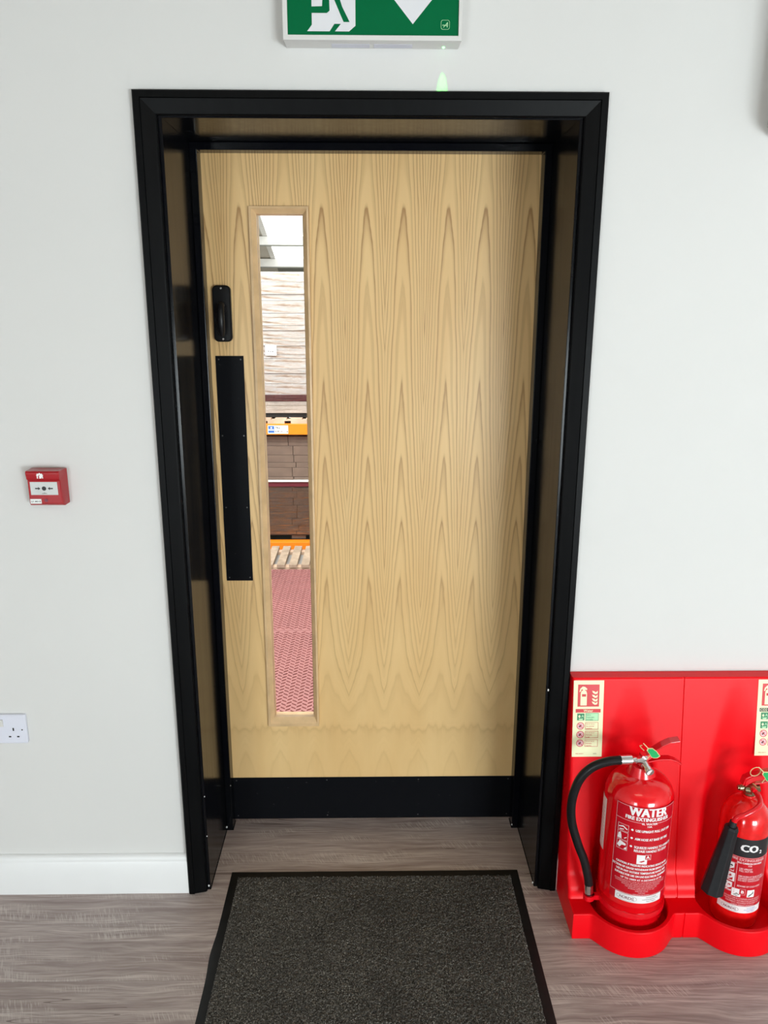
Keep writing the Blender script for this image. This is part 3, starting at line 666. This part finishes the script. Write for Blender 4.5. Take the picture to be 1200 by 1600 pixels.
def scribble(z0, z1, k):
    h = z1-z0
    if k == 0: b.poly([(-.072, z0+h*.55), (-.060, z0+h*.8), (-.049, z0+h*.45), (-.050, z0+h*.3), (-.060, z0+h*.6), (-.072, z0+h*.4)], fnw, .0008, 1); b.poly([(-.070, z0+h*.2), (-.058, z0+h*.35), (-.058, z0+h*.22), (-.068, z0+h*.08)], fnw, .0008, 1)
    if k == 1: b.poly([(-.073, z0+h*.1), (-.062, z0+h*.1), (-.063, z0+h*.5), (-.066, z0+h*.9), (-.071, z0+h*.7)][::1], fnw, .0008, 1); b.poly([(-.056, z0+h*.3), (-.049, z0+h*.5), (-.049, z0+h*.4), (-.055, z0+h*.22)], fnw, .0008, 1)
    if k == 2: b.poly([(-.073, z0+h*.35), (-.066, z0+h*.95), (-.050, z0+h*.75), (-.050, z0+h*.55), (-.060, z0+h*.5), (-.066, z0+h*.15)], fnw, .0008, 1); b.poly([(-.055, z0+h*.12), (-.048, z0+h*.45), (-.048, z0+h*.1)], fnw, .0008, 1)
for q, (z0, z1) in enumerate(((.352, .372), (.326, .350), (.298, .324))): scribble(z0, z1, q)
for zt, ls in ((.362, ['USE UPRIGHT PULL OUT PIN']), (.338, ['AIM HOSE AT BASE OF FIRE']), (.314, ['SQUEEZE HANDLE TO OPERATE', 'RELEASE HANDLE TO STOP'])):
    b.disc(-.037, zt+.002, .0030, fnw, .0008, 1, 12)
    for q, t in enumerate(ls): b.text(t, .0098, -.029, zt-.0015-.0105*q, fnw, .0008, 1, 'LEFT', bold=.05, sx=.76)
b.rect(-.020, .006, .267, .294, fnw, .0006, 1, 4); b.rect(.000, .015, .281, .296, fnw, .0009, 0, 2); b.outline(.000, .015, .281, .296, .0008, fnw, .0011, 1, 2)
b.text('A', .013, .0075, .284, fnw, .0012, 1, bold=.04); b.poly([(-.014, .274), (-.002, .279), (.001, .2765), (-.008, .2725)], fnw, .0009, 0)
for q, t in enumerate(['CAUTION: IF PRESSURE INDICATING DEVICE IN RED', 'SECTION OF GAUGE WITHDRAW FROM SERVICE. DO NOT', 'USE IN ANY OUTSIDE TEMPERATURE RANGE. NOT', 'SUITABLE FOR USE ON LIVE ELECTRICAL EQUIPMENT']): b.text(t, .0088, 0, .2585-.0108*q, fnw, .0008, 1, bold=.05, sx=.69)
b.text('UP TO 1000V AT A DISTANCE OF 1M', .0080, 0, .2155, fnw, .0008, 1, bold=.03, sx=.85)
sm = ['RECHARGE IMMEDIATELY AFTER USE. CHECK PRESSURE INDICATOR FREQUENTLY', 'EXAMINE ANNUALLY. RECHARGE WITH WATER ONLY. PROTECT FROM FROST', 'EXTINGUISHING MEDIUM WATER. PROPELLANT NITROGEN', 'TEST PRESSURE 27 BAR. SERVICE PRESSURE 15 BAR', 'WORKING TEMPERATURE +5C TO +60C', 'APPROVED TO EN3', 'TYPE W6A', 'KEEP AWAY FROM HEAT']
for q, t in enumerate(sm): b.text(t, .0048, 0, .2088-.0052*q, fnw, .0007, 3, sx=.80)
# maker's strip with oval badge
b.rect(-.066, .060, .148, .1705, fnw, .0009, 1, 24); b.ring(-.036, .1592, .026, .0098, .0007, fnw, .0011, 4, 36)
b.text('NÜREXL', .0120, -.036, .1552, fnw, .0012, 5, bold=.02, sx=.85, shear=.2)
for q, (t, u) in enumerate((('Tel 01254 000000', .028), ('www.fireextinguishers.co.uk', .026), ('Made in England', .028))): b.text(t, .0048, u, .1640-.0058*q, fnw, .0012, 6, sx=.85)
b.build('front_label', ['label_red', 'text_white', 'ink_black', 'text_pink', 'eaves_grey', 'logo_red', 'ink_black'], WE)['label'] = 'printed label with white lettering'
b = MB(); fns = wrap(WX, WY, WR, -183); b.rect(-.020, .018, .255, .408, fns, .0006, 0, 8)
for q in range(9): b.rect(-.012, .012, .375-.011*q, .3775-.011*q, fns, .0009, 1, 3)
b.build('service_label', ['label_white', 'element_grey'], WE)
# head: valve block, gauge, outlet, handles
b = MB(); b.cyl((.700, -.160, .500), (.700, -.160, .524), .0125, n=20); b.cyl((.7015, -.170, .516), (.7035, -.196, .510), .0090, n=20); b.cyl((.703, -.194, .5105), (.704, -.203, .5085), .0112, n=24)
b.cyl((.700, -.165, .520), (.672, -.180, .528), .0075, n=16); b.box(.693, .707, -.170, -.150, .518, .535)
valve = b.build('valve', 'chrome', WE, smooth=40)
MB().cyl((.7036, -.2030, .5085), (.7038, -.2036, .5083), .0088, n=24).build('gauge_face', 'label_white', valve)
b = MB(); b.strip([(.684, -.158, .512), (.700, -.157, .525), (.722, -.156, .543), (.745, -.155, .559), (.766, -.155, .570), (.790, -.155, .574)], (0, .021, .003), .0035)
b.strip([(.687, -.169, .512), (.705, -.168, .526), (.730, -.167, .543)], (0, .002, .016), .002); b.build('squeeze_lever', 'lever_red', WE, bevel=.001)
b = MB(); b.strip([(.690, -.157, .507), (.706, -.156, .513), (.744, -.155, .520), (.770, -.155, .520), (.786, -.155, .514), (.801, -.155, .504)], (0, .022, .0), .004)
b.build('carry_handle', 'lever_red', WE, bevel=.001)
tag_pts = [(0, 0), (.012, 0), (.024, -.0095), (.034, -.023), (.027, -.0285), (.018, -.029), (.011, -.026), (.005, -.016), (-.002, -.007)]
def tag_mesh(o, y=.0):
    b = MB(); n = len(tag_pts); c = Vector((sum(p[0] for p in tag_pts)/n, 0, sum(p[1] for p in tag_pts)/n))
    for s, yy, m, dy in ((1., 0, 1, .0012), (.86, -.0010, 0, .0026)):
        q = [(o[0]+c.x+(p[0]-c.x)*s, o[2]+c.z+(p[1]-c.z)*s) for p in tag_pts]
        loft([(q[::-1], o[1]+.0005), (q[::-1], o[1]-dy*.6)], m, b)
    b.tube([(o[0]-.010, o[1]+.006, o[2]+.010), (o[0]+.002, o[1], o[2]-.002)], .0012, 6, 1); b.tube([(o[0]+.007, o[1], o[2]-.022), (o[0]+.003, o[1]+.004, o[2]-.034)], .0011, 6, 1)
    return b
tag_mesh((.695, -.196, .574)).build('safety_tag', ['tag_green', 'tag_cream'], WE)
MB().tube(smooth_path([(.686, -.180, .572), (.684, -.172, .566), (.690, -.164, .556), (.700, -.160, .545)], 5), .0012, 6).build('pull_pin', 'tag_cream', WE)
hp = smooth_path([(.636, -.1845, .5335), (.602, -.180, .526), (.564, -.175, .506), (.535, -.170, .466), (.521, -.1665, .404), (.5245, -.165, .340), (.545, -.165, .271), (.566, -.165, .217), (.580, -.165, .162), (.5835, -.165, .137)], 8)
hose = MB().tube(hp, .0115, 20).build('hose', 'rubber_hose', WE, smooth=60)
b = MB(); b.tube([(.672, -.180, .5300), (.664, -.1815, .5320), (.661, -.182, .5325), (.632, -.1848, .533)], [.0085, .009, .0122, .0122], 24); b.build('hose_ferrule', 'chrome', hose, smooth=30)
b = MB(); b.tube([(.5830, -.165, .144), (.5845, -.165, .118)], [.0122, .0122], 24); b.build('hose_end_ferrule', 'chrome', hose, smooth=30)
MB().tube([(.5845, -.165, .119), (.585, -.165, .100)], [.0105, .0075], 20).build('nozzle', 'rubber_hose', hose, smooth=30)
b = MB(); b.lathe(WX, WY, [(WR-.002, .098), (WR+.0018, .098), (WR+.0018, .114), (WR-.002, .114)], 64)
b.tube([(.5853, -.165, .098), (.5853, -.165, .112)], .0150, 20); b.box(.586, .616, -.172, -.158, .098, .112); b.build('nozzle_clip', 'lever_red', WE, smooth=40)

# ---------------------------------------------------------------- CO2 extinguisher
CX, CY, CR = .990, YC, .0620
CE = thing('fire_extinguisher', (CX, CY, .034), 'smaller red carbon dioxide fire extinguisher with black horn and black band', 'fire extinguisher')
dome = [(CR*math.cos(t), .335+.072*math.sin(t)) for t in [PI/2*i/14 for i in range(0, 13)]]
MB().lathe(CX, CY, [(.055, .036), (.059, .038), (CR-.001, .044), (CR, .05), (CR, .2)] + dome + [(.017, .4085), (.0165, .413), (.0001, .413)], 80).build('cylinder', 'co2_red', CE, smooth=50)
fnc = wrap(CX, CY, CR, -97); b = MB(); HC = .066
b.rect(-HC, HC, .262, .316, fnc, .0003, 1, 30); b.rect(-HC, HC, .092, .262, fnc, .0003, 0, 30); b.outline(-HC+.001, HC-.001, .112, .261, .0009, fnc, .0006, 3, 30)
b.text('CO', .029, -.002, .2795, fnc, .0008, 2, bold=.10, sx=1.0); b.text('2', .0140, .0275, .2755, fnc, .0008, 2, bold=.05)
b.text('FIRE EXTINGUISHER', .0105, 0, .2505, fnc, .0008, 3, bold=.04, sx=.95); b.text('2KG CARBON DIOXIDE', .0072, .004, .2420, fnc, .0008, 2, bold=.03, sx=.85); b.text('55B', .0065, .004, .2355, fnc, .0008, 3, bold=.03)
b.outline(-.056, -.026, .150, .240, .0010, fnc, .0006, 3, 4)
for q in range(3):
    z0 = .152+.030*(2-q); b.rect(-.055, -.033 if q != 1 else -.029, z0, z0+.026, fnc, .0005, 2, 3)
    b.poly([(-.053, z0+.004), (-.040, z0+.020), (-.036, z0+.017), (-.049, z0+.002)], fnc, .0008, 0 if q else 1); b.poly([(-.046, z0+.002), (-.033, z0+.012), (-.034, z0+.003)], fnc, .0009, 0); b.disc(-.049, z0+.020, .0032, fnc, .0009, 4, 8)
for z, t in ((.2245, 'USE UPRIGHT'), (.2180, 'PULL OUT PIN'), (.2020, 'AIM HORN AT BASE OF FIRE'), (.1955, 'SQUEEZE HANDLE TO OPERATE'), (.1890, 'DO NOT TOUCH HORN'), (.1715, 'BEWARE OF COLD HORN')): b.text(t, .0074, -.021, z, fnc, .0008, 3, 'LEFT', bold=.035, sx=.72)
b.rect(-.032, -.010, .140, .164, fnc, .0006, 2, 3); b.rect(-.014, .001, .148, .166, fnc, .0009, 0, 2); b.outline(-.014, .001, .148, .166, .0008, fnc, .0011, 3, 2); b.text('B', .013, -.0065, .1525, fnc, .0012, 2, bold=.04)
b.poly([(-.028, .144), (-.020, .152), (-.012, .147), (-.020, .142)], fnc, .0009, 4)
b.rect(.006, .026, .141, .163, fnc, .0006, 2, 3); b.poly([(.008, .144), (.012, .149), (.018, .152), (.022, .160), (.023, .152), (.018, .148), (.012, .143)], fnc, .0009, 4)
for q, t in enumerate(['DO NOT USE IN CONFINED SPACES WITHOUT', 'VENTILATION. SUITABLE FOR LIVE ELECTRICAL', 'EQUIPMENT. RECHARGE AFTER EVERY USE', 'CHECK WEIGHT ANNUALLY']): b.text(t, .0062, 0, .1330-.0066*q, fnc, .0008, 3, bold=.02, sx=.75)
b.rect(-HC, HC-.010, .091, .1115, fnc, .0009, 2, 26); b.ring(-.032, .1012, .022, .0088, .0007, fnc, .0011, 4, 36); b.text('NÜREXL', .0102, -.032, .0978, fnc, .0012, 5, bold=.02, sx=.85, shear=.2)
for q, t in enumerate(('Tel 01254 000000', 'www.fireextinguishers.co.uk', 'Made in England')): b.text(t, .0044, .023, .1055-.0052*q, fnc, .0012, 6, sx=.8)
for q in range(3): b.ring(-.076, .128, .012-.003*q, .024-.006*q, .0012, fnc, .0005, 3, 24)
b.build('front_label', ['label_red', 'ink_black', 'text_white', 'text_pink', 'eaves_grey', 'logo_red', 'label_blue'], CE)['label'] = 'printed label with black band reading CO2'
b = MB(); b.cyl((CX, CY, .410), (CX, CY, .440), .014, n=20); b.cyl((CX-.030, -.160, .434), (CX-.010, -.160, .434), .0085, n=16); b.cyl((CX-.034, -.160, .434), (CX-.029, -.160, .434), .0055, n=12)
b.tube([(CX-.012, -.165, .432), (CX+.002, -.175, .434)], .0115, 16); b.tube([(CX, -.165, .438), (CX+.004, -.183, .436)], .0125, 18); b.cyl((CX+.010, -.160, .432), (CX+.024, -.165, .436), .0095, n=18)
valve = b.build('valve', 'brass', CE, smooth=40)
MB().cyl((CX-.003, -.180, .443), (CX-.002, -.1875, .442), .0062, n=16).build('outlet_plug', 'lever_red', valve)
b = MB(); b.strip([(.966, -.160, .446), (.972, -.158, .464), (.990, -.157, .472), (1.030, -.155, .480), (1.075, -.155, .490)], [(0, .020, 0)]*5, .004)
b.strip([(.970, -.170, .452), (.990, -.169, .464), (1.03, -.167, .473)], (0, .001, .014), .002); b.build('squeeze_lever', 'lever_red', CE, bevel=.001)
b = MB(); b.strip([(.972, -.157, .442), (.995, -.157, .447), (1.035, -.155, .452), (1.075, -.155, .446)], (0, .020, 0), .0035); b.build('carry_handle', 'lever_red', CE, bevel=.001)
rp = [(.984+.013*math.cos(a), -.185-.004*math.sin(a), .497+.015*math.sin(a)) for a in [PI*2*i/24 for i in range(0, 25)]]
MB().tube(rp, .0011, 6).build('pull_pin_ring', 'tag_cream', CE, smooth=60)
tag_mesh((.9985, -.195, .503)).build('safety_tag', ['tag_green', 'tag_cream'], CE)
pp_ = smooth_path([(.990, -.168, .436), (.993, -.182, .436), (.994, -.200, .433), (.985, -.225, .430), (.966, -.240, .424), (.941, -.245, .413), (.921, -.243, .402), (.914, -.240, .382)], 7)
MB().tube(pp_, .0068, 16).build('swivel_pipe', 'lever_red', CE, smooth=60)
top, bot = Vector((.913, -.240, .379)), Vector((.880, -.242, .186)); ax = (bot-top).normalized()
b = MB(); ln_ = (bot-top).length
b.tube([top+ax*.002, top+ax*.008, top+ax*.014, top+ax*ln_*.5, bot-ax*.004, bot], [.0155, .0185, .0180, .0235, .0295, .0300], 8)
horn = b.build('horn', 'horn_plastic', CE, smooth=20, bevel=.0015)
b = MB(); b.tube([top-ax*.012, top, top+ax*.004], [.0085, .0100, .0100], 16); b.build('horn_neck', 'horn_plastic', horn, smooth=40)

# ---------------------------------------------------------------- warehouse beyond the door
FY0 = T
struct(MB().box(-9, 6, FY0, 24, -.08, -.012).build('floor', 'concrete'), 'warehouse floor')
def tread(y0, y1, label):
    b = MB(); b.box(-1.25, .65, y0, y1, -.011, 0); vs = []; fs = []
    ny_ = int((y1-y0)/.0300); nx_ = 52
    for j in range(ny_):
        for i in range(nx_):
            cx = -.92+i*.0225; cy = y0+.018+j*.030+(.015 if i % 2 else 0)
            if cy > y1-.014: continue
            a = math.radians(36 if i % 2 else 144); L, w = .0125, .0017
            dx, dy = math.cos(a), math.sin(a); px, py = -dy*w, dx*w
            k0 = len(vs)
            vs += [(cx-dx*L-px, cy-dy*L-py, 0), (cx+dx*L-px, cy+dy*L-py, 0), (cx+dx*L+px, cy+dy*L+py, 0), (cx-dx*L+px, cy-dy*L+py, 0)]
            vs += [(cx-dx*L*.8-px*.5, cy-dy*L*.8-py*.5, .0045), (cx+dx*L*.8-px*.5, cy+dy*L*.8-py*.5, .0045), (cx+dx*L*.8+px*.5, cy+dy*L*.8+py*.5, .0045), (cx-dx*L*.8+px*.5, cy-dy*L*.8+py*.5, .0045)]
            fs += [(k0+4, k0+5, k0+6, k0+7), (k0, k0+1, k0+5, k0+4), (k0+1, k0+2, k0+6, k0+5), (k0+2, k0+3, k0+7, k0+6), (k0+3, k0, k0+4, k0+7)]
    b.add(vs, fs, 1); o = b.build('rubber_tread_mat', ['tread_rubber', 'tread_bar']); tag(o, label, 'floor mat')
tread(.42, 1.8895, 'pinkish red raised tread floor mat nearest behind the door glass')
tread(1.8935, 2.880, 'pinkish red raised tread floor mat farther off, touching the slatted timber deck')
# slatted timber deck lying in front of the rack
DK = thing('timber_deck', (-.55, 3.09, -.011), 'slatted bare timber deck on the warehouse floor seen through the door glass', 'pallet')
for i in range(22):
    x0 = -1.40+i*.0785; MB().box(x0, x0+.051, 2.888, 3.300, .008, .028).build('slat', 'deck_wood', DK)
for y0 in (2.90, 3.22): MB().box(-1.40, .30, y0, y0+.06, -.011, .0078).build('bearer', 'pallet_wood', DK)
# pallet rack
RK = thing('pallet_rack', (-.5, 3.85, -.012), 'pallet racking with orange beams seen through the door glass', 'rack')
for x0 in (-2.05, 1.00):
    for y0 in (3.36, 4.22): MB().box(x0, x0+.09, y0, y0+.07, -.012, 3.0).build('upright', 'rack_blue', RK)
b_up = MB().box(-1.96, 1.0, 3.36, 3.41, .7980, .8720).build('beam', 'rack_orange', RK, bevel=.003)
MB().box(-1.96, 1.0, 4.22, 4.27, .7980, .8720).build('beam', 'rack_orange', RK)
MB().box(-1.96, 1.0, 3.335, 3.40, -.010, .0450).build('beam', 'rack_orange', RK, bevel=.003)
MB().box(-1.96, 1.0, 4.20, 4.26, -.010, .0450).build('beam', 'rack_orange', RK)
fb = flat_y(3.36)
b = MB(); b.rect(-.704, -.566, .806, .862, fb, .0012, 0); b.rect(-.700, -.660, .812, .858, fb, .0018, 1); b.rect(-.698, -.662, .828, .836, fb, .0024, 0); b.disc(-.680, .846, .006, fb, .0024, 0, 12)
b.text('TK2', .020, -.655, .840, fb, .0024, 2, 'LEFT', bold=.02); b.text('A 09 L01', .015, -.655, .816, fb, .0024, 2, 'LEFT', bold=.02); b.rect(-.576, -.569, .816, .823, fb, .0024, 2)
b.build('location_label', ['label_white', 'label_blue', 'ink_black'], b_up)
# goods: upper pallet, white wrapped load; lower bay, brown cartons
def pallet(z0, mat, label):
    p = thing('wooden_pallet', (-.55, 3.85, z0), label, 'pallet')
    for i in range(13):
        x0 = -1.18+i*.105; MB().box(x0, x0+.078, 3.372, 4.30, z0+.026, z0+.036).build('deck_board', mat, p)
    for y0 in (3.372, 3.80, 4.21): MB().box(-1.18, .158, y0, y0+.09, z0+.018, z0+.026).build('stringer_board', mat, p)
    for i in range(9):
        x0 = -1.18+i*.158
        MB().box(x0, x0+.115, 3.372, 4.30, z0, z0+.018).build('bottom_board', mat, p)
    return p
pallet(.8725, 'pallet_wood', 'pale wooden pallet on the orange rack beam under the white wrapped load')
def carton(z0, z1, x0, x1, mat, label, group, y0=3.40, y1=4.25):
    L = ((x0+x1)/2, (y0+y1)/2, z0); b = MB().box(x0, x1, y0, y1, z0, z1)
    o = b.build('flat_carton', mat, bevel=.002, loc=L); tag(o, label, 'carton', group); return o
def cartons(z0, z1, n, mat, label, group, split=True, gap=.0012, jit=.006):
    hs = rng.uniform(.45, 1.6, n); hs = hs/hs.sum()*(z1-z0); z = z0
    for i, hh in enumerate(hs):
        sx = -.555+rng.uniform(-.02, .04)
        for (a, c) in (((-1.17, sx-.002), (sx+.001, .15)) if split else ((-1.17, .15),)):
            carton(z, z+hh-gap, a, c, mat, label, group, 3.402+rng.uniform(0, jit), 4.24)
        z += hh
carton(.9090, .9400, -1.15, .13, 'ink_black', 'black slab standing in for the shaded gap under the white wrapped load', None, 3.42)  # black slab added to paint the shade in the gap above the pallet
cartons(.9405, 1.0190, 2, 'white_carton', 'white wrapped carton just above the black gap slab on the upper pallet', 'white cartons low in the upper load', False)
o = carton(1.0195, 1.0620, -1.17, .15, 'dark_red_board', 'dark red board strip low in the white wrapped load', None)
cartons(1.0625, 1.860, 15, 'wrapped_white', 'white wrapped flat carton in the tall upper stack', 'white wrapped cartons of the upper stack', False, .002, .012)
MB_f = MB().frame(-1.19, .17, .945, 1.862, -1.189, .169, .946, 1.861, 3.3935, 3.394)
def film(x0, x1, z0, z1, y, label):
    b = MB(); nx_, nz_ = 30, max(8, int((z1-z0)/.012)); vs = []
    for j in range(nz_+1):
        for i in range(nx_+1): vs.append((x0+(x1-x0)*i/nx_, y+rng.uniform(-.0012, .0012), z0+(z1-z0)*j/nz_))
    n1 = nx_+1; b.add(vs, [(j*n1+i, j*n1+i+1, (j+1)*n1+i+1, (j+1)*n1+i) for j in range(nz_) for i in range(nx_)])
    o = b.build('stretch_wrap', 'stretch_film', smooth=180); tag(o, label, 'wrap'); return o
film(-1.18, .16, .945, 1.860, 3.3960, 'clear crinkled stretch wrap over the white upper stack')
b = MB(); fb2 = flat_y(3.3935); b.rect(-.707, -.632, 1.325, 1.392, fb2, 0, 0); b.text('AT7PALZ', .016, -.669, 1.366, fb2, .001, 1, bold=.02, sx=.9); b.text('4 x 6.', .018, -.669, 1.346, fb2, .001, 2, bold=.03)
tag(b.build('paper_label', ['label_white', 'element_grey', 'screw_metal']), 'white paper label on the wrapped upper stack', 'label')
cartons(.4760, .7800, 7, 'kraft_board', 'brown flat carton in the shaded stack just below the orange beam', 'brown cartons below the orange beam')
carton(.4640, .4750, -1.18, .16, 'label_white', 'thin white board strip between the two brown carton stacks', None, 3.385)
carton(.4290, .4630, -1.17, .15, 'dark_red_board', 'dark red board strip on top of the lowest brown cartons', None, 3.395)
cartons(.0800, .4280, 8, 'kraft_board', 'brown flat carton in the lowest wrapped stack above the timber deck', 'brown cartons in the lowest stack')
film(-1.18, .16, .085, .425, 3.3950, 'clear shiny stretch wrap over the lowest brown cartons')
LP = thing('wooden_pallet', (-.55, 3.85, .045), 'pallet under the lowest brown cartons, gap shade put into its black deck', 'pallet')
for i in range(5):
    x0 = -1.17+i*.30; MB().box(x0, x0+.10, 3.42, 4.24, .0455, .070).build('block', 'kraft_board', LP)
MB().box(-1.17, .15, 3.42, 4.24, .0705, .0795).build('deck_board', 'ink_black', LP)  # deck coloured black to paint the shade of the gap
# shell of the warehouse: roof slopes down away from the door
def roof_z(y): return 2.73-(y-20)*.287
def roof_strip(name, x0, x1, y0, y1, mat, dz=0., th=.04):
    v = [(x, y, roof_z(y)+dz+t) for t in (0, th) for y in (y0, y1) for x in (x0, x1)]
    return MB().add(v, [(0, 2, 3, 1), (4, 5, 7, 6), (0, 1, 5, 4), (2, 6, 7, 3), (0, 4, 6, 2), (1, 3, 7, 5)]).build(name, mat)
struct(roof_strip('ceiling', -9, -2.55, 5.0, 21.4, 'liner_sheet'), 'beige roof lining sheet')
struct(roof_strip('ceiling', 3.2, 6, 5.0, 21.4, 'liner_sheet'))
struct(roof_strip('ceiling', -2.55, 3.2, 20.02, 21.4, 'eaves_grey'))
rl = tag(roof_strip('rooflight', -2.55, 3.2, 5.0, 20.02, 'rooflight_sheet'), 'bright translucent white rooflight panel in the warehouse roof', 'rooflight')
rl['kind'] = 'structure'
struct(roof_strip('trim_3', -2.62, -2.50, 5.0, 19.9, 'roof_white', -.03, .028))
for i, y0 in enumerate((13.9, 16.1, 18.12, 19.64)):
    o = MB().box(-9, 6, y0, y0+.05, roof_z(y0)-.24, roof_z(y0)-.045).build('roof_purlin', 'roof_white'); MB().box(-9, 6, y0-.02, y0+.08, roof_z(y0)-.27, roof_z(y0)-.2405).build('flange', 'eaves_grey', o)
    tag(o, ('farthest', 'second farthest', 'third farthest', 'nearest')[3-i]+' white steel roof purlin under the warehouse rooflight', 'purlin')
struct(MB().box(-9, 6, 21.3, 21.5, -.012, 2.45).build('wall_far', 'eaves_grey'))
struct(MB().box(-9.1, -9, FY0, 21.5, -.012, 7.2).build('wall_side', 'liner_sheet'))
struct(MB().box(6, 6.1, FY0, 21.5, -.012, 7.2).build('wall_side', 'liner_sheet'))
struct(MB().box(-9, 6, FY0, 5.0, 7.0, 7.1).build('ceiling', 'liner_sheet'))
